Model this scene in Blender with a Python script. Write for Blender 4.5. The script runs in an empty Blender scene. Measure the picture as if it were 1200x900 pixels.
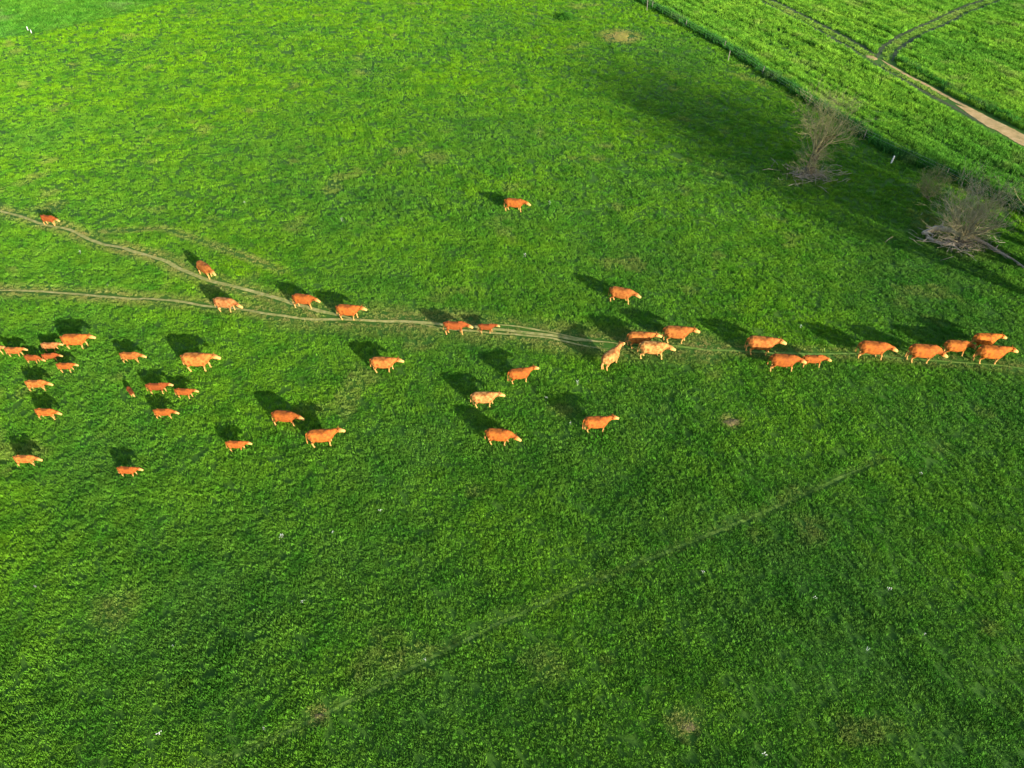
import bpy, bmesh, math, random
import numpy as np
from mathutils import Vector, Matrix
R = math.radians
scene = bpy.context.scene
COL = scene.collection
rng = np.random.default_rng(7)
random.seed(7)

# ------------------------------------------------------------------ camera, light, exposure
CAM_H, PITCH, FPX = 34.0, R(42), 850.0
cd = bpy.data.cameras.new('camera'); cam = bpy.data.objects.new('camera', cd); COL.objects.link(cam)
cam.location = (0, 0, CAM_H); cam.rotation_euler = (R(90) - PITCH, 0, 0)
cd.sensor_width = 36; cd.lens = FPX / 1200 * 36; cd.clip_end = 6000; cd.clip_start = 0.5
scene.camera = cam
SUN_EL, SHADOW_AZ = R(15), R(37)            # shadows run 35 deg left of +Y
to_sun = Vector((math.sin(SHADOW_AZ) * math.cos(SUN_EL), -math.cos(SHADOW_AZ) * math.cos(SUN_EL), math.sin(SUN_EL)))
w = bpy.data.worlds.new('World'); scene.world = w; w.use_nodes = True
nt = w.node_tree; bg = nt.nodes['Background']
sky = nt.nodes.new('ShaderNodeTexSky'); sky.sky_type = 'NISHITA'; sky.sun_disc = False
sky.sun_elevation = SUN_EL; sky.sun_rotation = math.atan2(to_sun.x, to_sun.y)
nt.links.new(sky.outputs[0], bg.inputs[0]); bg.inputs[1].default_value = 0.14
sd = bpy.data.lights.new('sun', 'SUN'); so = bpy.data.objects.new('sun', sd); COL.objects.link(so)
sd.energy = 5.0; sd.angle = R(0.7); sd.color = (1.0, 0.93, 0.80)
so.rotation_euler = to_sun.to_track_quat('Z', 'Y').to_euler()
so.location = (60, -60, 60)
vs = scene.view_settings
vs.view_transform = 'Standard'; vs.look = 'None'; vs.gamma = 1; vs.use_curve_mapping = False
vs.exposure = 1.62
scene.render.engine = 'CYCLES'
scene.cycles.max_bounces = 5; scene.cycles.diffuse_bounces = 3; scene.cycles.glossy_bounces = 1
scene.cycles.transmission_bounces = 2; scene.cycles.transparent_max_bounces = 4

# ------------------------------------------------------------------ helpers
def tag(o, label=None, cat=None, group=None, kind=None):
    if label: o['label'] = label
    if cat: o['category'] = cat
    if group: o['group'] = group
    if kind: o['kind'] = kind
    return o
_tab = rng.random((256, 256))
def vnoise(x, y):
    x = np.asarray(x, float); y = np.asarray(y, float)
    xi = np.floor(x).astype(int); yi = np.floor(y).astype(int)
    fx = x - xi; fy = y - yi
    fx = fx * fx * (3 - 2 * fx); fy = fy * fy * (3 - 2 * fy)
    g = lambda a, b: _tab[a & 255, b & 255]
    return (g(xi, yi) * (1 - fx) + g(xi + 1, yi) * fx) * (1 - fy) + (g(xi, yi + 1) * (1 - fx) + g(xi + 1, yi + 1) * fx) * fy
def fbm(x, y, s, o=3):
    r = 0; a = 1; t = 0
    for k in range(o):
        r = r + a * vnoise(x / s * 2 ** k + 17.3 * k, y / s * 2 ** k + 9.1 * k); t += a; a *= .5
    return r / t
def terrain(x, y):
    x = np.asarray(x, float); y = np.asarray(y, float)
    fade = np.clip(1 - (np.hypot(x, y - 70) - 170) / 200, 0, 1)
    return fade * (0.9 * (fbm(x, y, 38, 2) - .5) + 0.22 * (fbm(x + 50, y, 5.5, 3) - .5))
def tz(x, y): return float(terrain(np.array([x]), np.array([y]))[0])
cp, sp = math.cos(PITCH), math.sin(PITCH)
def at(px, py, dz=0.0):
    """point of the ground (raised by dz) seen at photo pixel px,py"""
    u = (px - 600) / FPX; v = -(py - 450) / FPX
    d = Vector((u, cp + v * sp, -sp + v * cp))
    z = dz
    for _ in range(12):
        t = (CAM_H - z) / -d.z
        z = tz(d.x * t, d.y * t) + dz
    return Vector((d.x * t, d.y * t, z))
def depth(p): return p.y * cp + (CAM_H - p.z) * sp
def mesh_obj(name, verts, faces, mat=None, parent=None, smooth=False):
    me = bpy.data.meshes.new(name); me.from_pydata([tuple(v) for v in verts], [], faces); me.update()
    o = bpy.data.objects.new(name, me); COL.objects.link(o)
    if mat: me.materials.append(mat)
    if parent: o.parent = parent
    if smooth: me.polygons.foreach_set('use_smooth', [True] * len(me.polygons))
    return o

# ------------------------------------------------------------------ materials
def new_mat(name):
    m = bpy.data.materials.new(name); m.use_nodes = True
    n = m.node_tree; b = n.nodes['Principled BSDF']
    b.inputs['Specular IOR Level'].default_value = 0.15; b.inputs['Roughness'].default_value = 0.85
    return m, n, b
def N(n, t, **kw):
    x = n.nodes.new(t)
    for k, v in kw.items(): setattr(x, k, v)
    return x
def noise(n, scale, detail=2, vec=None, rough=.5):
    t = N(n, 'ShaderNodeTexNoise'); t.inputs['Scale'].default_value = scale
    t.inputs['Detail'].default_value = detail; t.inputs['Roughness'].default_value = rough
    if vec is not None: n.links.new(vec, t.inputs['Vector'])
    return t.outputs['Fac']
def ramp(n, fac, stops):
    r = N(n, 'ShaderNodeValToRGB'); e = r.color_ramp.elements
    while len(e) < len(stops): e.new(.5)
    for s, (p, c) in zip(e, stops): s.position = p; s.color = (*c, 1)
    n.links.new(fac, r.inputs[0]); return r.outputs[0]
def mix(n, fac, a, b, mode='MIX'):
    m = N(n, 'ShaderNodeMix', data_type='RGBA', blend_type=mode)
    for sock, v in ((m.inputs[0], fac), (m.inputs[6], a), (m.inputs[7], b)):
        if isinstance(v, (int, float)): sock.default_value = v
        elif isinstance(v, tuple): sock.default_value = (*v, 1)
        else: n.links.new(v, sock)
    return m.outputs[2]

def foliage_mat(name, dark, mid, light, dry, transl=.25, big=.07, blue=(.035, .14, .012)):
    m, n, b = new_mat(name); b.inputs['Specular IOR Level'].default_value = .04; b.inputs['Roughness'].default_value = 1
    pos = N(n, 'ShaderNodeNewGeometry').outputs['Position']
    dt = N(n, 'ShaderNodeVectorMath', operation='DOT_PRODUCT'); n.links.new(pos, dt.inputs[0]); dt.inputs[1].default_value = (-.0016, .0016, 0)  # low-sun brightening put into the colour: lighter, yellower toward the far left
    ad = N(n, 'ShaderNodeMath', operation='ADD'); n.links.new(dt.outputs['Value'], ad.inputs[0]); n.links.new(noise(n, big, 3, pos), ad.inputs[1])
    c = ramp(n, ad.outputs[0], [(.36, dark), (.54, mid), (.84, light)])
    c2 = mix(n, ramp(n, noise(n, .45, 3, pos), [(.42, (0, 0, 0)), (.66, (1, 1, 1))]), c, blue)
    c2 = mix(n, .72, c, c2)
    at_ = N(n, 'ShaderNodeAttribute', attribute_type='INSTANCER', attribute_name='rnd')
    v = N(n, 'ShaderNodeMapRange'); v.inputs[3].default_value = .74; v.inputs[4].default_value = 1.26
    n.links.new(at_.outputs['Fac'], v.inputs[0])
    c2 = mix(n, 1.0, c2, ramp(n, noise(n, 1.15, 3, pos, .6), [(.36, (.70, .78, .8)), (.5, (.97, 1, 1)), (.66, (1.0, 1.0, .9))]), 'MULTIPLY')
    c2 = mix(n, 1.0, c2, ramp(n, noise(n, .7, 2, pos, .6), [(.5, (0, 0, 0)), (.75, (.010, .045, 0))]), 'ADD')
    c3 = N(n, 'ShaderNodeVectorMath', operation='SCALE'); n.links.new(c2, c3.inputs[0]); n.links.new(v.outputs[0], c3.inputs[3])
    dr = N(n, 'ShaderNodeAttribute', attribute_type='INSTANCER', attribute_name='dry')
    c4 = mix(n, dr.outputs['Fac'], c3.outputs[0], dry)
    n.links.new(c4, b.inputs['Base Color'])
    if transl:
        tr = N(n, 'ShaderNodeBsdfTranslucent'); n.links.new(c4, tr.inputs[0])
        ms = N(n, 'ShaderNodeMixShader'); ms.inputs[0].default_value = transl
        n.links.new(b.outputs[0], ms.inputs[1]); n.links.new(tr.outputs[0], ms.inputs[2])
        n.links.new(ms.outputs[0], n.nodes['Material Output'].inputs[0])
    return m
M = {}
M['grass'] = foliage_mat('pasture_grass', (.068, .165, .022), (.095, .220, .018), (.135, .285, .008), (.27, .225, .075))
M['crop'] = foliage_mat('cereal_crop', (.085, .225, .024), (.14, .30, .024), (.21, .37, .030), (.26, .27, .08), big=.05)
M['weeds'] = foliage_mat('tall_weeds', (.04, .15, .022), (.055, .18, .022), (.085, .22, .018), (.2, .2, .1))

M['shade_strip'] = foliage_mat('painted_edge_shade', (.018, .085, .018), (.028, .105, .02), (.045, .14, .02), (.2, .18, .08), transl=.15)  # shade of the crop edge put into these dark greens
m, n, b = new_mat('turf_soil'); M['ground'] = m
pos = N(n, 'ShaderNodeNewGeometry').outputs['Position']
c = ramp(n, noise(n, .07, 3, pos), [(.36, (.024, .070, .006)), (.52, (.034, .085, .006)), (.66, (.046, .10, .006))])
c = mix(n, ramp(n, noise(n, 2.2, 4, pos, .7), [(.4, (0, 0, 0)), (.7, (.75, .75, .75))]), c, (.028, .08, .006))
c = mix(n, ramp(n, noise(n, .3, 4, pos, .7), [(.68, (0, 0, 0)), (.85, (.4, .4, .4))]), c, (.10, .085, .035))
n.links.new(c, b.inputs['Base Color'])
bp = N(n, 'ShaderNodeBump'); bp.inputs['Strength'].default_value = .6; bp.inputs['Distance'].default_value = .08
n.links.new(noise(n, 3.5, 5, pos, .65), bp.inputs['Height']); n.links.new(bp.outputs[0], b.inputs['Normal'])

def soil_mat(name, a, b_, c_, sc=2.5):
    m, n, b = new_mat(name)
    pos = N(n, 'ShaderNodeNewGeometry').outputs['Position']
    n.links.new(ramp(n, noise(n, sc, 6, pos, .7), [(.3, a), (.5, b_), (.7, c_)]), b.inputs['Base Color'])
    bp = N(n, 'ShaderNodeBump'); bp.inputs['Strength'].default_value = .5; bp.inputs['Distance'].default_value = .04
    n.links.new(noise(n, 9, 4, pos, .6), bp.inputs['Height']); n.links.new(bp.outputs[0], b.inputs['Normal'])
    return m
M['path'] = soil_mat('trodden_path', (.08, .13, .02), (.21, .20, .055), (.33, .28, .11))
M['faint'] = soil_mat('faint_trail', (.045, .11, .010), (.09, .16, .020), (.14, .20, .04))
M['soil'] = soil_mat('sandy_soil', (.19, .15, .05), (.33, .22, .09), (.43, .30, .145), .9)
M['rut'] = soil_mat('dark_rut', (.02, .035, .012), (.04, .055, .02), (.08, .09, .035))
M['mound'] = soil_mat('bare_earth', (.04, .06, .015), (.10, .08, .03), (.19, .13, .07), 9)
M['straw'] = soil_mat('straw_patch', (.11, .15, .015), (.22, .19, .025), (.29, .23, .04), 2)
M['bark'] = soil_mat('grey_bark', (.045, .038, .022), (.085, .07, .045), (.14, .12, .085), 5)
M['paleb'] = soil_mat('pale_dead_wood', (.13, .11, .075), (.24, .20, .145), (.36, .31, .23), 4)
M['twig'] = soil_mat('twig_bark', (.14, .12, .055), (.24, .21, .10), (.34, .30, .16), 6)
M['twig_grey'] = soil_mat('grey_twig_bark', (.16, .135, .07), (.27, .23, .13), (.38, .33, .20), 6)
M['postw'] = soil_mat('weathered_wood', (.08, .075, .055), (.14, .13, .10), (.2, .18, .15), 6)
M['white'] = soil_mat('white_paint', (.4, .4, .38), (.5, .5, .48), (.6, .6, .58), 6)
m, n, b = new_mat('wire'); b.inputs['Base Color'].default_value = (.3, .3, .3, 1); b.inputs['Metallic'].default_value = .8; b.inputs['Roughness'].default_value = .5; M['wire'] = m
m, n, b = new_mat('petals'); b.inputs['Base Color'].default_value = (.7, .7, .62, 1); M['petal'] = m
m, n, b = new_mat('young_leaf'); b.inputs['Base Color'].default_value = (.13, .16, .035, 1); M['leaf'] = m

m, n, b = new_mat('cow_coat'); M['cow'] = m
oi = N(n, 'ShaderNodeObjectInfo')
va = N(n, 'ShaderNodeAttribute', attribute_name='pale')
tc = N(n, 'ShaderNodeTexCoord').outputs['Object']
base = mix(n, ramp(n, noise(n, 4, 5, tc, .65), [(.35, (0, 0, 0)), (.62, (.9, .9, .9))]), oi.outputs['Color'], (.13, .032, .007))
cc = mix(n, va.outputs['Fac'], base, (.44, .25, .075))
n.links.new(cc, b.inputs['Base Color']); b.inputs['Roughness'].default_value = .8; b.inputs['Specular IOR Level'].default_value = .08

# ------------------------------------------------------------------ ground: one sheet to the horizon
def axis(lo, hi, step, far):
    a = list(np.arange(lo, hi + 1e-6, step)); s = step; v = hi; out = []
    while v < far: s *= 1.35; v += s; out.append(v)
    s = step; v = lo; pre = []
    while v > -far: s *= 1.35; v -= s; pre.append(v)
    return np.array(pre[::-1] + a + out)
xs = axis(-110, 130, .6, 2500); ys = axis(0, 180, .6, 2500)
X, Y = np.meshgrid(xs, ys, indexing='ij')
Z = terrain(X, Y)
ny = len(ys); idx = np.arange(len(xs) * ny).reshape(len(xs), ny)
q = np.stack([idx[:-1, :-1], idx[1:, :-1], idx[1:, 1:], idx[:-1, 1:]], -1).reshape(-1, 4)
me = bpy.data.meshes.new('ground'); V = np.stack([X, Y, Z], -1).reshape(-1, 3)
me.vertices.add(len(V)); me.vertices.foreach_set('co', V.ravel())
me.loops.add(q.size); me.loops.foreach_set('vertex_index', q.ravel().astype(np.int32))
me.polygons.add(len(q)); me.polygons.foreach_set('loop_start', np.arange(0, q.size, 4, dtype=np.int32)); me.polygons.foreach_set('loop_total', np.full(len(q), 4, dtype=np.int32))
me.update(calc_edges=True); me.polygons.foreach_set('use_smooth', np.ones(len(q), bool)); me.materials.append(M['ground'])
g = bpy.data.objects.new('ground', me); COL.objects.link(g)
tag(g, 'green pasture ground sloping gently under the herd', 'ground', kind='structure')

def gridz(P):
    i = np.clip(np.searchsorted(xs, P[:, 0]) - 1, 0, len(xs) - 2); j = np.clip(np.searchsorted(ys, P[:, 1]) - 1, 0, len(ys) - 2)
    fx = (P[:, 0] - xs[i]) / (xs[i + 1] - xs[i]); fy = (P[:, 1] - ys[j]) / (ys[j + 1] - ys[j])
    return (Z[i, j] * (1 - fx) + Z[i + 1, j] * fx) * (1 - fy) + (Z[i, j + 1] * (1 - fx) + Z[i + 1, j + 1] * fx) * fy
# ------------------------------------------------------------------ lines on the ground
def poly(pts, dz=0): return np.array([[*at(x, y).xy] for x, y in pts])
def resample(P, step):
    d = np.r_[0, np.cumsum(np.hypot(*np.diff(P, axis=0).T))]
    t = np.linspace(0, d[-1], max(4, int(d[-1] / step)))
    # smooth (Catmull-like): interpolate then box-filter
    q = np.stack([np.interp(t, d, P[:, 0]), np.interp(t, d, P[:, 1])], 1)
    k = max(1, int(1.6 / step))
    pad = np.concatenate([np.repeat(q[:1], k, 0), q, np.repeat(q[-1:], k, 0)])
    ker = np.ones(2 * k + 1) / (2 * k + 1)
    return np.stack([np.convolve(pad[:, i], ker, 'valid') for i in (0, 1)], 1)
def dist_poly(P, L):
    """distance of points P to polyline L, arc fraction"""
    best = np.full(len(P), 1e9); fr = np.zeros(len(P)); L = L[::max(1, len(L) // 60)] if len(L) > 90 else L
    for i in range(len(L) - 1):
        a, b2 = L[i], L[i + 1]; ab = b2 - a; l2 = (ab ** 2).sum() + 1e-9
        t = np.clip(((P - a) @ ab) / l2, 0, 1); d = np.hypot(*(P - (a + t[:, None] * ab)).T)
        u = d < best; best[u] = d[u]; fr[u] = (i + t[u]) / (len(L) - 1)
    return best, fr
def ribbon(name, L, w0, w1, mat, lift, seed=0, offset=0.0, wander=.55):
    q = resample(L, .35); sq = np.arange(len(q)) * .35; q = q + (np.stack([fbm(sq, sq * 0 + seed * 7, 3.5, 3), fbm(sq, sq * 0 + seed * 7 + 31, 3.5, 3)], 1) - .5) * wander; T = np.gradient(q, axis=0); T /= np.hypot(*T.T)[:, None] + 1e-9
    Nn = np.stack([-T[:, 1], T[:, 0]], 1); s = np.arange(len(q)) * .35
    w = np.linspace(w0, w1, len(q)) * .5
    wl = w * (.75 + .55 * fbm(s, s * 0 + seed, 1.2, 3)); wr = w * (.75 + .55 * fbm(s, s * 0 + seed + 40, 1.2, 3))
    tp = np.clip(np.minimum(s, s[-1] - s) / 4, .1, 1); wl *= tp; wr *= tp
    wob = .25 * w * (fbm(s, s * 0 + seed + 80, 4, 2) - .5)
    vs_, fs = [], []
    for i in range(len(q)):
        for k, off in enumerate((wl[i], 0, -wr[i])):
            p = q[i] + Nn[i] * (off + wob[i] + offset); vs_.append((p[0], p[1], tz(p[0], p[1]) + lift))
        if i: a = 3 * i; fs += [(a - 3, a - 2, a + 1, a), (a - 2, a - 1, a + 2, a + 1)]
    o = mesh_obj(name, vs_, fs, mat); tag(o, kind='structure'); return o

P1 = poly([(-40, 235), (0, 247), (45, 261), (75, 268), (110, 283), (150, 293), (190, 303), (222, 321), (260, 333), (300, 344), (345, 357), (390, 369), (430, 377)])
P2 = poly([(-40, 340), (0, 341), (80, 344), (200, 353), (290, 363), (350, 374), (430, 377), (500, 378), (560, 384), (620, 389), (680, 400), (738, 405)])
P3 = poly([(480, 377), (520, 384), (575, 391), (630, 396), (680, 403), (720, 409)])
P4 = poly([(560, 379), (620, 385), (670, 395), (720, 402)])
P5 = poly([(725, 404), (800, 408), (860, 410), (930, 414), (1000, 416), (1080, 421), (1160, 428), (1260, 440)])
P6 = poly([(1035, 538), (960, 572), (870, 610), (780, 648), (700, 680), (620, 714), (560, 742), (480, 784), (420, 816), (370, 842), (310, 872), (250, 896), (190, 925)])
P7 = poly([(120, 272), (190, 268), (240, 284), (330, 318)])
PATHS = [(P1, .5), (P2, .5), (P3, .35), (P4, .35), (P5, .4), (P7, .3)]
o = ribbon('path', P1, .30, .38, M['path'], .03, 1); tag(o, 'pale trodden cattle path coming in from the upper left', 'path')
o = ribbon('path', P2, .22, .32, M['path'], .034, 2); tag(o, 'long pale cattle path running left to right through the herd', 'path')
o = ribbon('path', P3, .2, .22, M['path'], .038, 3); tag(o, 'short lower strand of the braided cattle path at mid frame', 'path')
o = ribbon('path', P4, .18, .2, M['path'], .042, 4); tag(o, 'short upper strand of the braided cattle path at mid frame', 'path')
o = ribbon('path', P5, .26, .12, M['faint'], .03, 5); tag(o, 'faint grassy trail under the cows at the right', 'path')
o = ribbon('path', P6, .20, .16, M['faint'], .006, 6, wander=.15); tag(o, 'thin diagonal trail crossing the empty lower pasture', 'path')

FENCE = poly([(660, -48), (745, 0), (800, 30), (853, 60), (900, 92), (950, 123), (1000, 155), (1045, 184), (1100, 206), (1150, 228), (1200, 252), (1300, 306), (1420, 372)])
C1 = poly([(780, -60), (897, 0), (958, 31), (1006, 57), (1024, 69)])
C2 = poly([(1250, -34), (1165, 0), (1130, 12), (1095, 29), (1062, 44), (1042, 58), (1036, 72)])
C3 = poly([(1024, 69), (1048, 84), (1075, 98), (1112, 119), (1150, 139), (1200, 164), (1300, 216), (1400, 270)])
for L, nm in ((C1, 'up the left between the crops'), (C2, 'curving to the upper right through the crop')):
    for s in (-1, 1):
        o = ribbon('wheel_rut', L, .7, .7, M['rut'], .02, 7 + s, offset=1.05 * s, wander=.1)
        tag(o, ('left' if s > 0 else 'right') + ' dark wheel rut ' + nm, 'rut')
C3b = poly([(1118, 121), (1150, 138), (1200, 164), (1300, 216), (1400, 270)])
for s in (-1, 1):
    o = ribbon('wheel_rut', C3, .55, .6, M['rut'] if s < 0 else M['soil'], .016, 27 + s, offset=.8 * s, wander=.15)
    tag(o, ('pale upper' if s > 0 else 'dark lower') + ' wheel rut joining the junction to the sandy track', 'rut')
o = ribbon('dirt_track', C3b, 1.5, 3.4, M['soil'], .024, 12, wander=.3); tag(o, 'sandy dirt track between the two crop fields', 'track')

# ------------------------------------------------------------------ scattered blades (stuff)
def tuft_mesh(name, nb, rad, h0, h1, wd, lean, mat, seed, segs=2):
    r = random.Random(seed); V, F = [], []
    for i in range(nb):
        a = r.uniform(0, 2 * math.pi); rr = rad * math.sqrt(r.random()); x, y = rr * math.cos(a), rr * math.sin(a)
        la = a + r.uniform(-1, 1); ln = lean * r.uniform(.3, 1.2); h = r.uniform(h0, h1) * (1 - .35 * rr / rad)
        w_ = wd * r.uniform(.6, 1.3) / 2; fa = r.uniform(0, math.pi); dx, dy = math.cos(fa) * w_, math.sin(fa) * w_
        b0 = len(V)
        V += [(x - dx, y - dy, -.03), (x + dx, y + dy, -.03)]
        mx, my = x + math.cos(la) * ln * h * .35, y + math.sin(la) * ln * h * .35
        V += [(mx + dx * .8, my + dy * .8, h * .62), (mx - dx * .8, my - dy * .8, h * .62)]
        V += [(x + math.cos(la) * ln * h, y + math.sin(la) * ln * h, h)]
        F += [(b0, b0 + 1, b0 + 2, b0 + 3), (b0 + 3, b0 + 2, b0 + 4)]
    me = bpy.data.meshes.new(name); me.from_pydata(V, [], F); me.materials.append(mat)
    return bpy.data.objects.new(name, me)          # left unlinked: only the scatter uses it
def scatter(name, pts, scl, dry, protos, hscl=None):
    n_ = len(pts); me = bpy.data.meshes.new(name); me.vertices.add(n_)
    me.vertices.foreach_set('co', np.asarray(pts, np.float32).ravel())
    hs = scl if hscl is None else hscl
    A = me.attributes
    A.new('scl', 'FLOAT_VECTOR', 'POINT').data.foreach_set('vector', np.stack([scl, scl, hs], 1).astype(np.float32).ravel())
    rot = np.stack([rng.normal(0, .10, n_), rng.normal(0, .10, n_), rng.uniform(0, 6.283, n_)], 1)
    A.new('rot', 'FLOAT_VECTOR', 'POINT').data.foreach_set('vector', rot.astype(np.float32).ravel())
    A.new('dry', 'FLOAT', 'POINT').data.foreach_set('value', dry.astype(np.float32))
    A.new('rnd', 'FLOAT', 'POINT').data.foreach_set('value', rng.random(n_).astype(np.float32))
    A.new('pick', 'INT', 'POINT').data.foreach_set('value', rng.integers(0, len(protos), n_).astype(np.int32))
    o = bpy.data.objects.new(name, me); COL.objects.link(o)
    gt = bpy.data.node_groups.new(name + '_nodes', 'GeometryNodeTree')
    gt.interface.new_socket('Geometry', in_out='INPUT', socket_type='NodeSocketGeometry')
    gt.interface.new_socket('Geometry', in_out='OUTPUT', socket_type='NodeSocketGeometry')
    I = gt.nodes.new('NodeGroupInput'); O = gt.nodes.new('NodeGroupOutput')
    iop = gt.nodes.new('GeometryNodeInstanceOnPoints'); J = gt.nodes.new('GeometryNodeJoinGeometry')
    for p in protos[::-1]:
        oi = gt.nodes.new('GeometryNodeObjectInfo'); oi.inputs['Object'].default_value = p
        oi.inputs['As Instance'].default_value = True
        gt.links.new(oi.outputs['Geometry'], J.inputs[0])
    def na(nm, t):
        x = gt.nodes.new('GeometryNodeInputNamedAttribute'); x.data_type = t; x.inputs['Name'].default_value = nm; return x.outputs['Attribute']
    gt.links.new(I.outputs[0], iop.inputs['Points']); gt.links.new(J.outputs[0], iop.inputs['Instance'])
    iop.inputs['Pick Instance'].default_value = True
    gt.links.new(na('pick', 'INT'), iop.inputs['Instance Index'])
    e2r = gt.nodes.new('FunctionNodeEulerToRotation'); gt.links.new(na('rot', 'FLOAT_VECTOR'), e2r.inputs[0])
    gt.links.new(e2r.outputs[0], iop.inputs['Rotation']); gt.links.new(na('scl', 'FLOAT_VECTOR'), iop.inputs['Scale'])
    gt.links.new(iop.outputs[0], O.inputs[0])
    md = o.modifiers.new('scatter', 'NODES'); md.node_group = gt
    return o

def frame_points(y0, y1, dens, margin=1.12):
    """random ground points in the strip y0..y1 a little wider than the view"""
    hw = lambda y: ((y * cp + CAM_H * sp) * 600 / FPX) * margin + 2
    W = max(hw(y0), hw(y1)); n_ = int(dens * 2 * W * (y1 - y0))
    P = np.stack([rng.uniform(-W, W, n_), rng.uniform(y0, y1, n_)], 1)
    return P[np.abs(P[:, 0]) < hw(P[:, 1])]
# side of the fence: right side is crop
def right_of(L, P):
    yy = L[:, 1]; o_ = np.argsort(yy); return P[:, 0] - np.interp(P[:, 1], yy[o_], L[o_, 0])
TOPLEFT = poly([(-60, 66), (0, 46), (60, 36), (105, 26), (150, 16), (200, 2), (240, -12), (330, -60)])
def above_tl(P):
    o_ = np.argsort(TOPLEFT[:, 0]); return P[:, 1] - np.interp(P[:, 0], TOPLEFT[o_, 0], TOPLEFT[o_, 1], left=TOPLEFT[o_[0], 1], right=1e6)

bands = [frame_points(6, 30, 26), frame_points(30, 60, 18), frame_points(60, 100, 9), frame_points(100, 165, 5)]
fat = np.concatenate([np.full(len(bands[0]), .85), np.full(len(bands[1]), 1.0), np.full(len(bands[2]), 1.25), np.full(len(bands[3]), 1.6)])
P = np.concatenate(bands)
keep = (right_of(FENCE, P) < .15) & (above_tl(P) < 0)
P, fat = P[keep], fat[keep]
dry = np.clip((fbm(P[:, 0], P[:, 1], 3.5, 4) - .70) * 3, 0, .3)
h = .55 + 1.0 * fbm(P[:, 0] + 9, P[:, 1], 1.6, 3) ** 1.5 + .35 * (fbm(P[:, 0], P[:, 1] + 33, 12, 2) - .5)
kill = np.zeros(len(P), bool); rr = rng.random(len(P))
for L, w_ in PATHS:
    d, f = dist_poly(P, L)
    pat = fbm(P[:, 0] + 5, P[:, 1], .9, 2); near = d < w_ * (.25 + .7 * pat); kill |= near & (rr < .93)
    mid = d < w_ * 2.6; k = np.clip(1 - d / (w_ * 2.6), 0, 1)
    h = np.where(mid, h * (1 - .6 * k), h); dry = np.where(mid, np.maximum(dry, k * .95 * (.3 + fbm(P[:, 0], P[:, 1], 1.5, 2))), dry)
# worn braided zone where the paths run together
d, f = dist_poly(P, poly([(340, 368), (430, 376), (500, 379), (620, 391), (720, 404), (820, 408)]))
k = np.clip(1.25 - d / 1.9, 0, 1); dry = np.maximum(dry, 1.15 * k * fbm(P[:, 0], P[:, 1], 1.3, 3)); h *= 1 - .5 * k
d, f = dist_poly(P, P6)
kill |= (d < .14) & (rr < .15 + .35 * fbm(P[:, 0], P[:, 1], 2.5, 2)); h = np.where(d < .38, h * .6, h); dry = np.where(d < .34, np.maximum(dry, .13), dry)
h = np.where((d > .3) & (d < .8), h * 1.2, h)
SPOTS = [(728, 43, 3.6, 1.0), (858, 495, .75, .8), (60, 242, 1.3, .45), (805, 850, .9, .6), (375, 838, .6, .7), (135, 715, 1.4, .28), (640, 780, 1.2, .25), (950, 622, 1.2, .3), (510, 185, 1.8, .35), (700, 186, 1.0, .4), (425, 85, 1.6, .3)]
for sx, sy, sr, sv in SPOTS:
    c_ = at(sx, sy); d = np.hypot(P[:, 0] - c_.x, P[:, 1] - c_.y) / sr; d += .7 * (fbm(P[:, 0], P[:, 1], 1, 3) - .5)
    k = np.clip(1.4 - d * 1.2, 0, 1); dry = np.maximum(dry, sv * k); h *= 1 - .5 * k * sv
for sx, sy in ((945, 208), (1122, 285)):
    c_ = at(sx, sy); d = np.hypot(P[:, 0] - c_.x, P[:, 1] - c_.y); kill |= (d < 1.4) & (rr < .6); dry = np.maximum(dry, np.clip(.4 - d / 9, 0, 1))
ok = ~kill; P, h, dry, fat = P[ok], h[ok], dry[ok], fat[ok]
pts = np.column_stack([P, gridz(P)])
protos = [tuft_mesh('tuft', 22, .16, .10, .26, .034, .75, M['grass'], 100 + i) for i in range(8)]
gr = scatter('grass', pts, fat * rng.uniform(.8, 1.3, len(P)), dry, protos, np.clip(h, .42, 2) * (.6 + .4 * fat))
tag(gr, 'short lush pasture grass with duller and brighter patches', 'grass', kind='stuff')
print('grass', len(P))

# crops: rows run along the fence
ang = math.atan2(*(FENCE[8] - FENCE[2])[::-1])
def crop_points(y0, y1, dens):
    P = frame_points(y0, y1, dens, 1.2); P = P[right_of(FENCE, P) > .35]
    return P
P = np.concatenate([crop_points(38, 100, 9), crop_points(100, 175, 6), crop_points(175, 260, 1.5)])
fat = np.where(P[:, 1] > 175, 2.4, np.where(P[:, 1] > 100, 1.25, 1.0))
u_ = P[:, 0] * math.cos(ang) + P[:, 1] * math.sin(ang); v_ = -P[:, 0] * math.sin(ang) + P[:, 1] * math.cos(ang)
rowa = fbm(u_ / 12, v_, 1.1, 2)
h = .56 + .75 * (rowa - .5) + .22 * (fbm(P[:, 0], P[:, 1], 2.2, 3) - .5)
dry = np.clip((fbm(P[:, 0], P[:, 1] + 70, 3, 3) - .62) * 2, 0, .3)
kill = np.zeros(len(P), bool); isB = np.zeros(len(P), bool)
d1, _ = dist_poly(P, C1); d2, _ = dist_poly(P, C2); d3, f3 = dist_poly(P, C3)
fa = np.clip(f3, 0, 1); w3 = 1.4 + .7 * np.clip((fa - .1) / .5, 0, 1)
for d in (d1, d2):
    rut = (np.abs(d - 1.05) < .5); kill |= rut
    med = d < .6; h = np.where(med, .26, h); dry = np.where(med, dry + .22, dry)
medg = (d3 < .45) & (f3 < .42); kill |= (d3 < w3 * .95) & ~medg; h = np.where(medg, h * .3, h); dry = np.where(medg, .35, dry); h = np.where((d3 < w3 + .6) & (right_of(C3, P) < 0), h * .55, h)
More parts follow.
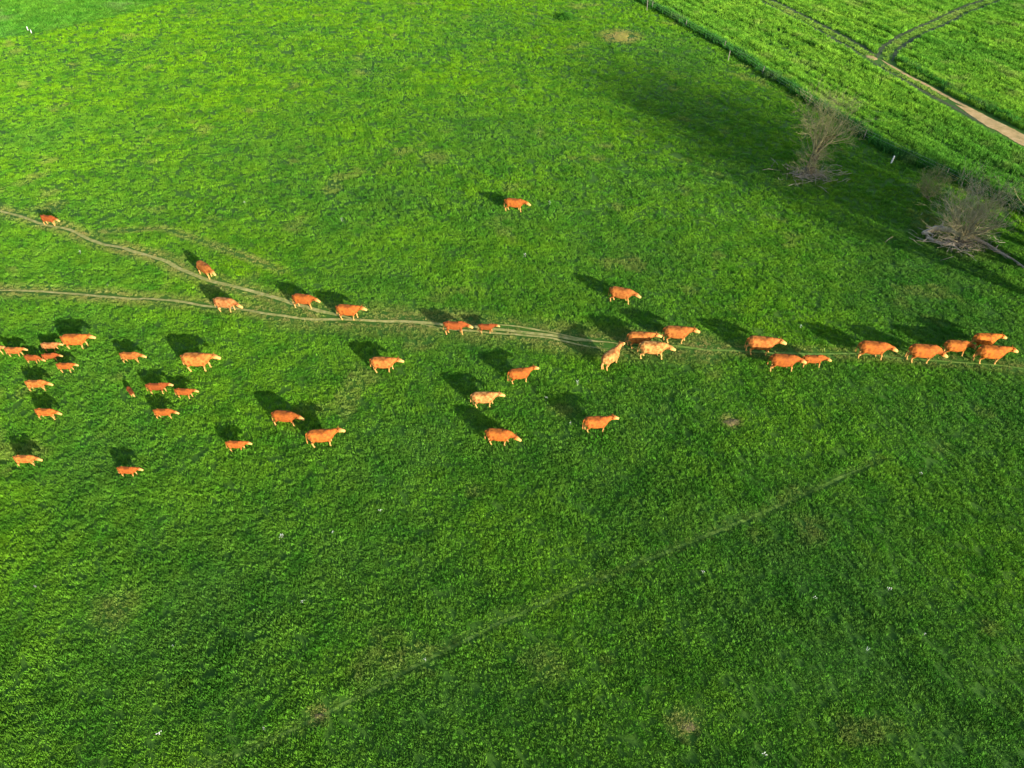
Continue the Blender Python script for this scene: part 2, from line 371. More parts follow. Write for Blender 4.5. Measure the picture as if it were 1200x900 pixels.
# crop rows kept lower at set offsets from the fence
rf = right_of(FENCE, P); rowdip = np.abs(rf - 7.5) < .5; h = np.where(rowdip, h * .6, h); rowdip = np.abs(rf - 3.2) < .4; h = np.where(rowdip, h * .6, h)
A_ = (right_of(C3, P) < 0) & (right_of(C1, P) < 0)
okk = ~kill
for sel, nm, lb, cat in ((A_ & okk, 'crop', 'bright green crop strip between the fence and the dirt track', 'crop'), (~A_ & okk, 'crop', 'dense green crop field beyond the dirt track', 'crop')):
    Q = P[sel]; pr = [tuft_mesh('clump', 26, .26, .65, 1.0, .05, .28, M['crop'], 200 + i) for i in range(6)]
    o = scatter(nm, np.column_stack([Q, gridz(Q)]), fat[sel] * rng.uniform(.8, 1.25, len(Q)), dry[sel], pr, np.clip(h[sel], .2, 1.3))
    tag(o, lb, cat, kind='stuff'); print('crop', len(Q))
def shade_strip(L, off, wid, dens, hgt, label, sideways=1):  # strip of dark-coloured tufts standing in for shade at a crop edge
    q = resample(L, .5); T = np.gradient(q, axis=0); T /= np.hypot(*T.T)[:, None] + 1e-9; NN = np.stack([T[:, 1], -T[:, 0]], 1) * sideways
    ln = len(q) * .5; n_ = int(ln * wid * dens); i = rng.integers(0, len(q), n_); o_ = off + rng.random(n_) * wid
    Q = q[i] + NN[i] * o_[:, None] + rng.normal(0, .2, (n_, 2)); hh = hgt * (.6 + .8 * fbm(Q[:, 0], Q[:, 1], 2.0, 3)) * rng.uniform(.75, 1.2, n_)
    pr = [tuft_mesh('shade_tuft', 26, .28, .6, 1.0, .06, .35, M['shade_strip'], 400 + k) for k in range(5)]
    o = scatter('shade_strip', np.column_stack([Q, gridz(Q)]), rng.uniform(.8, 1.4, n_), np.clip(fbm(Q[:, 0], Q[:, 1], 3, 3) - .6, 0, .3), pr, hh)
    tag(o, label, 'shade_strip', kind='stuff'); return o
FD = FENCE if FENCE[0][1] > FENCE[-1][1] else FENCE[::-1]     # runs towards the camera: crop lies on its left
shade_strip(FD, .1, 1.2, 14, 1.05, 'dark tufts along the fence, coloured as the shade of the crop edge', -1)
shade_strip(poly([(1048, 70), (1078, 88), (1112, 108), (1150, 127), (1200, 150), (1300, 202)]), 0, 1.0, 12, .75, 'dark tufts coloured as crop shade on the far side of the dirt track', -1)
# weeds in the top left corner
P = frame_points(90, 200, 5, 1.25); P = P[(above_tl(P) > 0) & (right_of(FENCE, P) < 0)]
h = (.5 + .8 * fbm(P[:, 0], P[:, 1], 3, 3)) * np.clip(.25 + above_tl(P) / 12, .25, .9); pr = [tuft_mesh('weed', 24, .35, .35, .7, .09, .6, M['weeds'], 300 + i) for i in range(5)]
o = scatter('weeds', np.column_stack([P, gridz(P)]), rng.uniform(.9, 1.5, len(P)), np.clip(fbm(P[:, 0], P[:, 1], 4, 3) - .6, 0, .4), pr, h)
tag(o, 'taller bluish green growth filling the top left corner', 'weeds', kind='stuff'); print('weeds', len(P))
# low dark grass in the shade of the fence foot is the pasture grass itself
# sparse white flowers
fl = [(356, 707), (447, 602), (823, 672), (953, 703), (1015, 764), (893, 885), (347, 122), (310, 855), (1083, 744), (640, 470), (676, 451), (498, 775)]
P = frame_points(10, 70, .004)
P = np.concatenate([np.array([[*at(x, y).xy] for x, y in fl]), P[right_of(FENCE, P) < -2]])
def flower_proto(seed):
    r = random.Random(seed); V, F = [], []
    for i in range(7):
        x, y, z = r.uniform(-.08, .08), r.uniform(-.08, .08), r.uniform(.16, .30); s = r.uniform(.010, .019); b0 = len(V)
        V += [(x, y, 0), (x + s * .2, y, 0), (x, y, z)]; F.append((b0, b0 + 1, b0 + 2)); b0 = len(V)
        for k in range(6): V.append((x + s * math.cos(k * 1.047), y + s * math.sin(k * 1.047), z + .01 * (k % 2)))
        F.append(tuple(range(b0, b0 + 6)))
    me = bpy.data.meshes.new('flower'); me.from_pydata(V, [], F); me.materials.append(M['petal']); return bpy.data.objects.new('flower', me)
o = scatter('flowers', np.column_stack([P, gridz(P)]), rng.uniform(.6, 1.4, len(P)), np.zeros(len(P)), [flower_proto(i) for i in range(3)])
tag(o, 'tiny white flowers dotted over the pasture', 'flowers', kind='stuff')

# ------------------------------------------------------------------ cows
def loft(bm, secs, n_=14, power=2.3):
    """secs: (x, z, halfwidth, halfheight[, y]) cross-sections; closed"""
    rings = []
    for k, s in enumerate(secs):
        x, z, a, b_ = s[:4]; y = s[4] if len(s) > 4 else 0
        # section plane tilts with the spine
        p0, p1 = secs[max(0, k - 1)], secs[min(len(secs) - 1, k + 1)]
        d = Vector((p1[0] - p0[0], (p1[4] if len(p1) > 4 else 0) - (p0[4] if len(p0) > 4 else 0), p1[1] - p0[1])).normalized()
        side = Vector((0, 1, 0)) if abs(d.y) < .95 else Vector((1, 0, 0)); side = (side - d * side.dot(d)).normalized(); up = d.cross(side).normalized()
        if up.z < 0 and abs(d.z) < .9: up = -up
        r = []
        for i in range(n_):
            t = 2 * math.pi * i / n_; c_, s_ = math.cos(t), math.sin(t)
            c2 = math.copysign(abs(c_) ** (2 / power), c_); s2 = math.copysign(abs(s_) ** (2 / power), s_)
            r.append(bm.verts.new(Vector((x, y, z)) + side * c2 * a + up * s2 * b_))
        rings.append(r)
    for r0, r1 in zip(rings, rings[1:]):
        for i in range(n_): bm.faces.new((r0[i], r0[(i + 1) % n_], r1[(i + 1) % n_], r1[i]))
    bm.faces.new(rings[0][::-1]); bm.faces.new(rings[-1])
def tube(bm, pts, n_=10):
    """pts: (x,y,z,r)"""
    rings = []
    for k, p in enumerate(pts):
        p0, p1 = Vector(pts[max(0, k - 1)][:3]), Vector(pts[min(len(pts) - 1, k + 1)][:3]); d = (p1 - p0).normalized()
        s = d.orthogonal().normalized() if k == 0 else (s - d * s.dot(d)).normalized(); u = d.cross(s)
        rings.append([bm.verts.new(Vector(p[:3]) + (s * math.cos(6.2832 * i / n_) + u * math.sin(6.2832 * i / n_)) * p[3]) for i in range(n_)])
    for r0, r1 in zip(rings, rings[1:]):
        for i in range(n_): bm.faces.new((r0[i], r0[(i + 1) % n_], r1[(i + 1) % n_], r1[i]))
    bm.faces.new(rings[0][::-1]); bm.faces.new(rings[-1])
def cow_mesh(name, head=0.0, stride=(.18, -.12, -.16, .2), turn=0.0, calf=False, seed=0):
    """head: height of the poll relative to level; nose points +X; stride: fore-aft foot offsets FL, FR, HL, HR"""
    bm = bmesh.new(); bw = .82 if calf else 1.0; bd = .80 if calf else 1.0
    loft(bm, [(-1.02, 1.13, .05, .08), (-.97, 1.13, .19 * bw, .20), (-.82, 1.10, .28 * bw, .33 * bd), (-.62, 1.05, .325 * bw, .38 * bd), (-.35, .99, .35 * bw, .41 * bd),
              (-.05, .96, .375 * bw, .43 * bd), (.25, .96, .36 * bw, .42 * bd), (.50, 1.0, .32 * bw, .40 * bd), (.68, 1.06, .26 * bw, .33 * bd), (.82, 1.10, .19, .25)], power=3.0)
    # hip bones and withers
    tube(bm, [(-.62, -.22 * bw, 1.30, .075), (-.62, .22 * bw, 1.30, .075)]); tube(bm, [(.30, 0, 1.33, .09), (.62, 0, 1.36, .10), (.80, 0, 1.28, .10)])
    tube(bm, [(.68, 0, .88, .14), (.80, 0, .92, .13), (.9, 0, 1.0, .09)])          # brisket
    hz = 1.24 + head * 1.1; tx = math.cos(head * .9) * .52; ty = turn
    px, py_, pz = .78 + tx, ty * .6, hz
    ln = .62                                                                          # head length
    loft(bm, [(.62, 1.12, .20, .27), (.84, 1.12 + .25 * (hz - 1.12), .18, .27, ty * .15), (1.03, 1.12 + .62 * (hz - 1.12), .145, .21, ty * .35), (px - .05, pz - .03, .11, .145, py_), (px + .08, pz - .01, .09, .11, py_)])
    ha = -0.42 + head * .5; hx, hzz = math.cos(ha), math.sin(ha); yt = ty * .5
    def hp(t, dz=0): return (px - .06 + hx * t - hzz * dz * 0, pz - .02 + hzz * t + dz)
    secs = []
    for t, a, b_ in ((-.06, .07, .08), (.03, .125, .125), (.15, .125, .135), (.27, .095, .115), (.40, .078, .09), (.50, .085, .085), (.56, .06, .06)):
        x, z = hp(t); secs.append((x, z, a * 1.2, b_ * 1.2, py_ + yt * t))
    loft(bm, secs)
    x, z = hp(.02)
    for s in (-1, 1):
        tube(bm, [(x, py_ + s * .08, z + .04, .035), (x - .03, py_ + s * .17, z + .04, .05), (x - .06, py_ + s * .27, z + .01, .028)], 8)     # ear
        if not calf and seed % 2: tube(bm, [(x + .0, py_ + s * .08, z + .12, .032), (x + .05, py_ + s * .19, z + .15, .024), (x + .10, py_ + s * .21, z + .19, .015)], 6)  # horn
    fl, fr, hl, hr = [q_ * .75 for q_ in stride]; lk = 1.0
    for s, o_ in ((1, fl), (-1, fr)):
        lift = .10 if o_ > .1 else 0
        tube(bm, [(.50, s * .17 * bw, 1.02, .17), (.56 + o_ * .1, s * .20 * bw, .78, .13), (.52 + o_ * .45, s * .19 * bw, .60, .088), (.56 + o_ * .8, s * .18 * bw, .42, .066),
                  (.54 + o_ * .95, s * .18 * bw, .18, .048), (.55 + o_, s * .18 * bw, .10, .058), (.59 + o_, s * .18 * bw, .0, .068)])
    for s, o_ in ((1, hl), (-1, hr)):
        tube(bm, [(-.70, s * .15 * bw, 1.05, .23), (-.60 + o_ * .15, s * .20 * bw, .82, .17), (-.66 + o_ * .4, s * .19 * bw, .64, .11), (-.84 + o_ * .75, s * .17 * bw, .48, .068),
                  (-.78 + o_ * .9, s * .17 * bw, .20, .048), (-.77 + o_, s * .17 * bw, .10, .058), (-.72 + o_, s * .17 * bw, .0, .068)])
    sw = .08 * math.sin(seed)
    tube(bm, [(-.97, 0, 1.33, .045), (-1.07, sw * .3, 1.26, .036), (-1.10, sw * .6, 1.0, .030), (-1.10, sw, .72, .03), (-1.09, sw * 1.2, .58, .05), (-1.09, sw * 1.3, .40, .028)], 8)
    if not calf: tube(bm, [(-.50, 0, .72, .13), (-.55, 0, .62, .11), (-.56, 0, .56, .06)])
    for v in bm.verts: v.co.x *= .9; v.co.y *= 1.04; v.co.z = v.co.z * .82 if v.co.z < .62 else v.co.z - .62 * .18
    me0 = bpy.data.meshes.new('tmp'); bm.normal_update(); bmesh.ops.recalc_face_normals(bm, faces=bm.faces); bm.to_mesh(me0); bm.free()
    t = bpy.data.objects.new('tmp', me0); COL.objects.link(t)
    rm = t.modifiers.new('r', 'REMESH'); rm.mode = 'VOXEL'; rm.voxel_size = .026; rm.use_smooth_shade = True
    sm = t.modifiers.new('s', 'SMOOTH'); sm.factor = .5; sm.iterations = 4
    dg = bpy.context.evaluated_depsgraph_get(); me = bpy.data.meshes.new_from_object(t.evaluated_get(dg)); me.name = name
    bpy.data.objects.remove(t)
    nv = len(me.vertices); co = np.zeros(nv * 3); me.vertices.foreach_get('co', co); co = co.reshape(-1, 3); co[:, 0] /= .9; co[:, 1] /= 1.04; co[:, 2] = np.where(co[:, 2] < .62 * .82, co[:, 2] / .82, co[:, 2] + .62 * .18)
    mx, mz = hp(.56); hd = np.hypot(np.hypot(co[:, 0] - mx, co[:, 2] - mz), co[:, 1] - py_ - yt * .56)
    pale = np.clip(1.35 - hd / .40, 0, 1) * .95
    ex, ez = hp(.15); ed = np.hypot(np.hypot(co[:, 0] - ex, co[:, 2] - ez), np.abs(co[:, 1] - py_) - .12); pale = np.maximum(pale, np.clip(.8 - ed / .12, 0, .6))
    legs = (co[:, 2] < .62); pale = np.maximum(pale, np.where(legs, np.clip((.66 - co[:, 2]) / .35, 0, .75), 0))
    belly = (co[:, 2] < .72) & (np.abs(co[:, 1]) < .2); pale = np.maximum(pale, np.where(belly, .45, 0))
    rump = np.clip(.55 - np.hypot(co[:, 0] + 1.0, (co[:, 2] - .85) * .6) / .35, 0, .5); pale = np.maximum(pale, rump)
    me.attributes.new('pale', 'FLOAT', 'POINT').data.foreach_set('value', pale.astype(np.float32))
    me.materials.clear(); me.materials.append(M['cow']); me.polygons.foreach_set('use_smooth', [True] * len(me.polygons))
    return me
AD = [cow_mesh('cow_body', 0.0, (.20, -.16, -.18, .18), 0, seed=1), cow_mesh('cow_body', -.16, (-.14, .22, .2, -.12), .0, seed=2),
      cow_mesh('cow_body', -.30, (.12, -.2, -.05, .2), -.12, seed=3), cow_mesh('cow_body', -.06, (-.2, .16, .10, -.22), -.25, seed=4),
      cow_mesh('cow_body', .10, (.05, -.05, -.1, .12), .05, seed=5)]
CA = [cow_mesh('calf_body', .02, (.2, -.16, -.18, .16), 0, True, 6), cow_mesh('calf_body', -.15, (-.12, .18, .16, -.1), -.1, True, 7),
      cow_mesh('calf_body', -.35, (.1, -.1, -.14, .1), .0, True, 8)]
# tone: (r,g,b) coat
O_, D_, P_, S_ = (.29, .082, .012), (.18, .044, .009), (.35, .17, .05), (.31, .112, .022)
G1, G2 = 'cows walking across the pasture', 'calves walking with the herd'
# x, y, length px, heading deg, kind, mesh, tone, label
COWS = [
 (57, 257, 25, -12, 'c', 1, D_, 'small reddish calf on the upper left path, farthest left of the walkers there'),
 (240, 315, 31, -38, 'a', 1, S_, 'cow angled down to the right, stepping off the upper left path'),
 (264, 356, 35, -6, 'a', 2, P_, 'pale cream cow standing over the lower path, below the angled cow'),
 (356, 352, 34, -6, 'a', 3, O_, 'orange cow just above the path, the left one of a close pair'),
 (408, 365, 36, -2, 'a', 0, O_, 'orange cow beside the path, the right one of a close pair'),
 (449, 426, 39, 2, 'a', 0, S_, 'lone pinkish orange cow just below the path, left of the three close together'),
 (603, 239, 31, -6, 'a', 3, O_, 'lone cow high in the open pasture, far above the path'),
 (533, 383, 34, 0, 'c', 1, D_, 'darker young animal on the worn path, left of a following smaller calf'),
 (570, 384, 25, 0, 'c', 0, D_, 'small calf on the worn path just ahead of a darker young animal'),
 (609, 439, 38, 14, 'a', 4, O_, 'orange cow below the braided path with head raised to the right, upper one of three'),
 (567, 467, 40, 5, 'a', 0, P_, 'pale cow in the middle of three cows stepping down below the path'),
 (585, 511, 43, -4, 'a', 2, O_, 'deep orange cow lowest of the three below the braided path'),
 (699, 496, 42, 6, 'a', 4, O_, 'lone orange cow below the crowd of four, nearest the bare brown spot'),
 (728, 345, 38, -14, 'a', 1, S_, 'cow walking above the path, over the crowd of four'),
 (716, 419, 36, 48, 'a', 4, P_, 'pale cow angled away uphill at the left of the crowd of four'),
 (750, 397, 40, 2, 'a', 0, S_, 'pinkish cow half hidden behind the front cow in the crowd of four'),
 (765, 409, 43, -2, 'a', 1, P_, 'pale front cow in the middle of the crowd of four'),
 (793, 391, 42, -2, 'a', 0, S_, 'cow leading the crowd of four at its upper right'),
 (892, 404, 45, -5, 'a', 0, S_, 'cow with a pale neck above and behind a cow and calf walking in file'),
 (918, 424, 43, -2, 'a', 1, O_, 'deep orange cow walking nose to tail behind a smaller one, lowest of three'),
 (953, 422, 34, 2, 'c', 1, O_, 'smaller orange animal just ahead of the lowest cow of three'),
 (1023, 409, 46, -5, 'a', 1, O_, 'striding orange cow with pale legs, alone between the two right groups'),
 (1082, 413, 47, -2, 'a', 2, O_, 'cow with lowered pale head at the left end of the rightmost group of four'),
 (1120, 407, 38, 0, 'a', 1, (.30, .098, .012), 'yellow orange cow squeezed second in the rightmost group of four'),
 (1154, 399, 39, 2, 'a', 0, (.35, .105, .01), 'yellow orange cow at the back of the rightmost group, half hidden'),
 (1162, 414, 46, -1, 'a', 0, (.37, .11, .012), 'bright orange cow at the front of the rightmost group, nearest the right edge'),
 (334, 489, 39, -4, 'a', 3, O_, 'orange cow just up and left of a larger cow with raised head'),
 (377, 512, 45, 8, 'a', 4, O_, 'large orange cow with raised head, lowest right of the lower left cows'),
 (277, 522, 30, 0, 'c', 0, O_, 'calf with its own shadow, left of the two lower left cows'),
 (231, 423, 45, 2, 'a', 0, S_, 'long pinkish orange cow leading the left crowd of calves'),
 (153, 418, 30, 2, 'c', 1, S_, 'calf above the cluster of four small calves at left'),
 (184, 454, 31, 4, 'c', 0, D_, 'reddish calf in the middle of the cluster of four small calves'),
 (216, 460, 28, -2, 'c', 0, O_, 'calf at the right of the cluster of four small calves'),
 (192, 484, 29, 2, 'c', 1, O_, 'calf at the bottom of the cluster of four small calves'),
 (153, 459, 17, -48, 'c', 0, D_, 'small calf turned toward the viewer at the left of the cluster of four'),
 (88, 399, 39, 5, 'a', 0, O_, 'orange cow, uppermost and largest of the crowd near the left edge'),
 (59, 406, 25, 2, 'c', 0, P_, 'pale calf tucked right behind the large cow near the left edge'),
 (59, 418, 23, 8, 'c', 1, D_, 'dark calf below the pale calf in the left edge crowd'),
 (17, 412, 26, 0, 'c', 0, S_, 'calf with pale legs, second from the left edge'),
 (38, 420, 24, -4, 'c', 2, D_, 'dull red calf with head low in the left edge crowd'),
 (77, 430, 25, 0, 'c', 0, O_, 'calf at the lower right of the left edge crowd'),
 (43, 451, 31, 3, 'c', 1, S_, 'calf alone below the left edge crowd, above another calf'),
 (54, 484, 31, -2, 'c', 1, O_, 'calf third down the left side, between two other lone calves'),
 (30, 539, 32, 2, 'c', 1, S_, 'lowest calf by the left edge'),
 (150, 552, 30, -2, 'c', 0, O_, 'lowest calf of all, in open grass right of the left edge calves'),
 (-8, 410, 28, 0, 'c', 0, P_, 'pale calf cut off by the left edge of the photo'),
]
for (x, y, Lp, hd, kd, mi, tone, lb) in COWS:
    s = .75
    nat = 2.48
    for _ in range(3):
        p = at(x, y, .74 * s); hdr = R(hd)
        app = abs(math.cos(hdr)) + .25 * abs(math.sin(hdr))
        s = Lp * depth(p) / FPX / (nat * app)
    me = (AD if kd == 'a' else CA)[mi]
    o = bpy.data.objects.new('cow' if kd == 'a' else 'calf', me); COL.objects.link(o)
    o.location = (p.x, p.y, tz(p.x, p.y) + .01); o.rotation_euler = (0, 0, hdr); o.scale = (s, s * random.uniform(.96, 1.04), s * random.uniform(.97, 1.03))
    j = random.uniform(.74, 1.10); o.color = (tone[0] * j, tone[1] * j * random.uniform(.95, 1.08), tone[2] * j, 1)
    tag(o, lb, 'cow' if kd == 'a' else 'calf', G1 if kd == 'a' else G2)
    print('cow', x, y, kd, round(s, 2))

# ------------------------------------------------------------------ trees, dead wood
class Tubes:
    def __init__(s): s.V, s.F = [], []
    def tube(s, pts, n_=5):
        prev = None; S = None
        for k, (p, r) in enumerate(pts):
            p = Vector(p); d = (Vector(pts[min(k + 1, len(pts) - 1)][0]) - Vector(pts[max(k - 1, 0)][0])).normalized()
            S = d.orthogonal().normalized() if S is None else (S - d * S.dot(d)).normalized(); U = d.cross(S); b0 = len(s.V)
            for i in range(n_):
                t = 6.2832 * i / n_; s.V.append(p + (S * math.cos(t) + U * math.sin(t)) * r)
            if prev is not None:
                for i in range(n_): s.F.append((prev + i, prev + (i + 1) % n_, b0 + (i + 1) % n_, b0 + i))
            prev = b0
        s.F.append(tuple(range(prev, prev + n_)))
    def leaf(s, p, sz, r):
        a = Vector((r.gauss(0, 1), r.gauss(0, 1), r.gauss(0, 1))).normalized() * sz; b_ = a.orthogonal().normalized() * sz * .45; b0 = len(s.V)
        s.V += [p - a, p + b_, p + a, p - b_]; s.F.append((b0, b0 + 1, b0 + 2, b0 + 3))
    def build(s, name, mat, parent): return mesh_obj(name, s.V, s.F, mat, parent)
def grow(T, LF, p, d, ln, r0, lvl, r, up=.25, leaf=0.0, kids=(3, 5), spread=.8):
    pts = [(p.copy(), r0)]; q = p.copy(); k = 4 if lvl > 0 else 3
    for i in range(k):
        d = (d + Vector((r.gauss(0, .16), r.gauss(0, .16), r.gauss(0, .12) + up * .25))).normalized(); q = q + d * ln / k
        pts.append((q.copy(), max(r0 * (1 - .72 * (i + 1) / k), .008)))
    T.tube(pts, 6 if lvl > 1 else 3)
    if leaf:
        for pp, _ in pts[1:]:
            if lvl < 2 and r.random() < leaf: LF.leaf(pp + Vector((r.gauss(0, .08), r.gauss(0, .08), r.gauss(0, .08))), r.uniform(.03, .075), r)
    if lvl == 0: return
    for _ in range(r.randint(*kids)):
        j = r.randint(1, k); bp_, br = pts[j]; side = d.orthogonal().normalized(); side.rotate(Matrix.Rotation(r.uniform(0, 6.28), 3, d))
        grow(T, LF, bp_, (d + side * spread * r.uniform(.5, 1.2)).normalized(), ln * r.uniform(.5, .8), br * .62, lvl - 1, r, up, leaf, kids, spread)
def willow(name, base, hgt, rad, label, seed, trunk_h, nb, lean=.5, leaf=.5, debris=0, cat='tree', group=None, tr=.45, twig='twig', shoots=0):
    r = random.Random(seed); root = bpy.data.objects.new(name, None); COL.objects.link(root); root.location = base; root.empty_display_size = .5
    tag(root, label, cat, group)
    Tk = Tubes(); pts = []
    for i in range(7):
        t = i / 6; pts.append((Vector((r.gauss(0, .05), r.gauss(0, .05), trunk_h * t - .15)), tr * (1.35 - .75 * t + (.35 if i == 6 else 0) + (.5 if i == 0 else 0)) * r.uniform(.9, 1.1)))
    Tk.tube(pts, 9)
    for i in range(5):
        a = r.uniform(0, 6.28); Tk.tube([(Vector((0, 0, .3)), tr * .5), (Vector((math.cos(a) * tr * 1.8, math.sin(a) * tr * 1.8, .08)), tr * .3), (Vector((math.cos(a) * tr * 3.5, math.sin(a) * tr * 3.5, -.05)), tr * .1)], 6)
    Tk.build('trunk', M['bark'], root)
    T = Tubes(); LF = Tubes(); top = Vector((0, 0, trunk_h - .3))
    for i in range(nb):
        a = 6.2832 * i / nb + r.uniform(-.3, .3); le = lean * r.uniform(.25, 1.25)
        d = Vector((math.cos(a) * le, math.sin(a) * le, 1)).normalized()
        grow(T, LF, top + Vector((math.cos(a), math.sin(a), 0)) * tr * .6 + Vector((0, 0, r.uniform(-.5, .3))), d, (hgt - trunk_h) * r.uniform(.45, .72), tr * r.uniform(.15, .3), 3, r, .3, leaf)
    for i in range(shoots):                                   # suckers and hanging shoots round the trunk
        a = r.uniform(0, 6.28); d = Vector((math.cos(a), math.sin(a), r.uniform(.1, 1.0))).normalized()
        grow(T, LF, Vector((math.cos(a) * tr, math.sin(a) * tr, r.uniform(.1, trunk_h * .8))), d, r.uniform(.9, 1.8), .03, 2, r, .1, leaf * .4)
    cr = T.build('crown', M[twig], root)
    if LF.V: LF.build('leaves', M['leaf'], cr)
    if debris:
        B = Tubes()
        for i in range(debris):
            a = r.uniform(2.2, 7.0); q = Vector((math.cos(a), math.sin(a) * .8, 0)) * abs(r.gauss(0, 1.9)); dd = Vector((r.gauss(0, 1), r.gauss(0, 1), r.gauss(0, .12))).normalized(); l_ = r.uniform(.6, 2.2)
            pts = [(q + dd * l_ * (k / 3 - .5) + Vector((0, 0, r.uniform(.08, .3))), r.uniform(.01, .028)) for k in range(4)]; B.tube(pts, 4)
        tag(B.build('fallen_twigs', M['paleb'], root), kind='stuff')
    return root
willow('bare_tree', at(948, 204), 7.7, 3.2, 'tall sparse tree with pale yellowish twigs, upper left of the two beside the fence', 11, 3.0, 15, .62, 1.0, 130, tr=.44, shoots=26)
willow('bare_tree', at(1126, 285), 5.6, 3.5, 'grey bushy leafless tree by the fallen log, right of the two beside the fence', 12, 1.1, 22, 1.0, .3, 130, tr=.42, twig='twig_grey', shoots=20)
willow('shrub', at(1085, 232), 2.6, 1.5, 'small yellowish shrub at the fence between the two bare trees', 13, .3, 9, .9, 1.0, 0, cat='shrub', tr=.12)
willow('bare_tree', at(1262, 335), 12, 4, 'nearest of the unseen sparse trees added for shade outside the right edge', 20, 2.6, 20, .75, 1.0, 0, tr=.5)  # unseen trees from here down, added and sized to shade the pasture
willow('bare_tree', at(1243, 292), 9, 4, 'one of the unseen sparse trees added for shade outside the right edge, closest to the fence', 21, 2.0, 18, .75, 1.0, 0, tr=.5)
willow('bare_tree', at(1330, 340), 20, 4, 'tallest of the unseen sparse trees added for shade outside the right edge', 22, 4.4, 24, .75, 1.0, 0, tr=.5)
willow('bare_tree', at(1410, 400), 17, 4, 'farthest of the unseen sparse trees added for shade outside the right edge', 23, 3.7, 22, .75, 1.0, 0, tr=.5)
willow('bare_tree', at(1290, 385), 13, 4, 'lowest of the unseen sparse trees added for shade outside the right edge', 24, 2.2, 19, .75, 1.0, 0, tr=.5)
willow('bare_tree', at(1350, 300), 16, 4, 'unseen sparse tall tree added for shade outside the right edge, in the crop margin', 25, 3.5, 22, .75, 1.0, 0, tr=.5)
# fallen log running right from the bushy tree, torn pale limb on its left
def log(name, pts, label, cat, seed, mat='paleb', br=6):
    r = random.Random(seed); T = Tubes(); W = []
    for (x, y, rad, z) in pts: p = at(x, y); W.append((p + Vector((0, 0, rad * .8 + z)), rad))
    o0 = W[0][0].copy(); W = [(p - o0, q_) for p, q_ in W]; T.tube(W, 8)
    for i in range(br):
        k = r.randrange(len(W) - 1); p = W[k][0].lerp(W[k + 1][0], r.random()); d = Vector((r.gauss(0, 1), r.gauss(0, 1), r.uniform(.1, .6))).normalized(); l_ = r.uniform(.5, 1.4)
        T.tube([(p, W[k][1] * .45), (p + d * l_ * .5, W[k][1] * .3), (p + d * l_ + Vector((0, 0, -.1)), .015)], 5)
    o = mesh_obj(name, T.V, T.F, M[mat]); o.location = o0; tag(o, label, cat); return o
log('fallen_log', [(1140, 283, .17, .2), (1155, 289, .14, .15), (1172, 298, .12, .05), (1188, 306, .10, 0), (1204, 318, .10, 0), (1222, 330, .06, 0)], 'long pale fallen limb lying from the bushy tree to the right edge', 'log', 3)
log('broken_limb', [(1120, 281, .26, .5), (1108, 276, .24, .45), (1094, 273, .26, .3), (1080, 276, .16, .1)], 'thick torn pale limb lying at the left foot of the bushy tree', 'log', 4, br=9)
log('fallen_branch', [(1085, 280, .13, .05), (1100, 287, .12, .1), (1118, 290, .08, .1)], 'thinner pale branch lying below the torn limb', 'branch', 5, br=7)
log('fallen_branch', [(925, 203, .05, .05), (940, 208, .06, .1), (962, 206, .04, .1)], 'pale branch lying across the foot of the tall sparse tree', 'branch', 6, br=8)

# ------------------------------------------------------------------ fence along the crop
q = resample(FENCE, .5); dd = np.r_[0, np.cumsum(np.hypot(*np.diff(q, axis=0).T))]
froot = bpy.data.objects.new('wire_fence', None); COL.objects.link(froot); froot.location = (*q[0], tz(*q[0]))
tag(froot, 'wire fence on thin wooden posts dividing pasture from crop', 'fence')
fo = froot.location.copy(); spots = []
def post_mesh(name, r0, hh, mat):
    bm = bmesh.new(); bmesh.ops.create_cone(bm, cap_ends=True, segments=8, radius1=r0, radius2=r0 * .85, depth=hh, matrix=Matrix.Translation((0, 0, hh / 2 - .2)))
    bmesh.ops.bevel(bm, geom=[e for e in bm.edges if all(v.co.z > hh * .5 for v in e.verts)], offset=.012, segments=2, affect='EDGES')
    me = bpy.data.meshes.new(name); bm.to_mesh(me); bm.free(); me.materials.append(mat); return me
pm = post_mesh('post', .05, 1.3, M['postw'])
for s in np.arange(3, dd[-1], 11):
    x, y = np.interp(s, dd, q[:, 0]), np.interp(s, dd, q[:, 1]); x += random.uniform(-.05, .05)
    o = bpy.data.objects.new('post', pm); COL.objects.link(o); o.parent = froot; p = Vector((x, y, tz(x, y))); o.location = p - fo
    o.rotation_euler = (random.gauss(0, .05), random.gauss(0, .05), random.uniform(0, 6)); spots.append(p)
for zz in (.45, .8, 1.12):
    T = Tubes(); T.tube([(p - fo + Vector((-.075, 0, zz)), .006) for p in spots], 4); T.build('wire', M['wire'], froot)
o = bpy.data.objects.new('marker_post', post_mesh('marker_post', .09, 1.1, M['white'])); COL.objects.link(o); o.location = at(1044, 192); o.rotation_euler = (.04, .06, 0)
tag(o, 'short white post standing in the shade between the two bare trees', 'post')
for (x, y, hh, lb) in ((853, 72, 1.6, 'pale grey post standing by the crop edge above the tall sparse tree'), (758, 13, 1.9, 'pale grey post at the top of the frame on the crop edge'), (33, 36, .8, 'left of two tiny white stakes in the top left corner'), (37, 39, .7, 'right of two tiny white stakes in the top left corner')):
    o = bpy.data.objects.new('stake', post_mesh('stake', .06, hh, M['white'] if x < 100 else M['postw'])); COL.objects.link(o); o.location = at(x, y); o.rotation_euler = (random.gauss(0, .07), random.gauss(0, .07), 0)
    tag(o, lb, 'post')

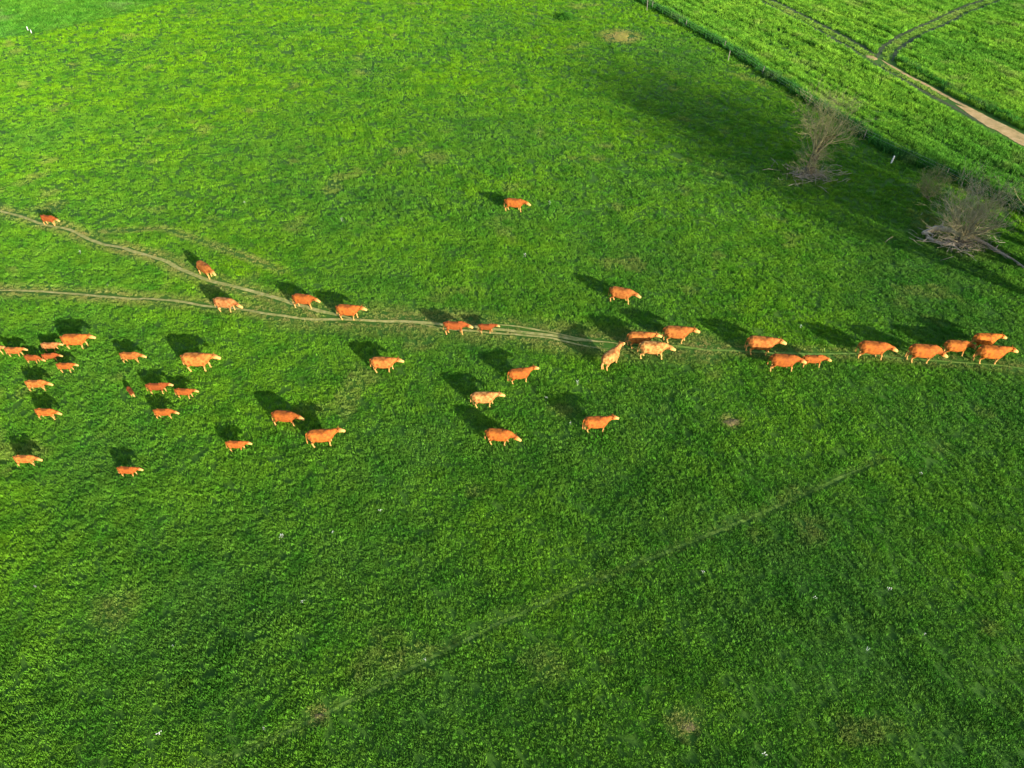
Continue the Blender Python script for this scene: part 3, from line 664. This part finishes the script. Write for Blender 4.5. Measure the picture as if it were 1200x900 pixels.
# ------------------------------------------------------------------ bare earth spots
def mound(x, y, rx, ry, hh, label, seed, mat='mound'):
    r = random.Random(seed); p = at(x, y); V = [(0, 0, hh)]; F = []; n_ = 22; K = 5; ph = [r.uniform(0, 6) for _ in range(4)]
    for k in range(1, K + 1):
        for i in range(n_):
            t = 6.2832 * i / n_; w_ = 1 + .18 * math.sin(2 * t + ph[0]) + .12 * math.sin(5 * t + ph[1]) + .08 * math.sin(9 * t + ph[2]); f_ = k / K
            xx, yy = rx * f_ * w_ * math.cos(t), ry * f_ * w_ * math.sin(t)
            V.append((xx, yy, tz(p.x + xx, p.y + yy) - p.z + hh * (1 - f_ ** 2) * r.uniform(.6, 1.2) + (.02 if k < K else -.02)))
    for i in range(n_):
        F.append((0, 1 + i, 1 + (i + 1) % n_))
        for k in range(K - 1): a = 1 + k * n_; F.append((a + i, a + n_ + i, a + n_ + (i + 1) % n_, a + (i + 1) % n_))
    o = mesh_obj('bare_patch', V, F, M[mat], smooth=True); o.location = p; tag(o, label, 'bare patch'); return o
mound(858, 495, .55, .4, .10, 'small brown bare patch right of the lone lower cow', 1)
mound(728, 43, 1.3, 2.2, .08, 'round straw brown patch near the top, left of the crop edge', 2, 'straw')
mound(806, 852, .32, .3, .03, 'small earthy patch in the grass near the bottom right of centre', 3)
mound(374, 839, .22, .15, .03, 'small dark earth patch at the lower end of the thin diagonal trail', 4)
mound(1021, 67, .7, 1.2, .03, 'bare sandy spot at the track junction between the crops', 5, 'soil')

# dark weed clump near the top
c0 = at(663, 22); r_ = random.Random(5); T = Tubes(); T2 = []
for i in range(420):
    a = r_.uniform(0, 6.28); rr_ = 1.5 * abs(r_.gauss(0, .55)); b0 = Vector((math.cos(a) * rr_, math.sin(a) * rr_ * 1.5, -.05)); hh = r_.uniform(.4, .95) * (1.2 - rr_ / 2.4)
    d_ = Vector((r_.gauss(0, .2), r_.gauss(0, .2), 1)) * hh; T.tube([(b0, .02), (b0 + d_ * .6, .018), (b0 + d_, .005)], 3)
    for k in range(4): T.leaf(b0 + d_ * r_.uniform(.4, 1) + Vector((r_.gauss(0, .05), r_.gauss(0, .05), 0)), r_.uniform(.06, .12), r_)
o = mesh_obj('weed_clump', T.V, T.F, M['weeds']); o.location = c0; tag(o, 'dark round weed clump near the top, left of the straw brown patch', 'weeds')
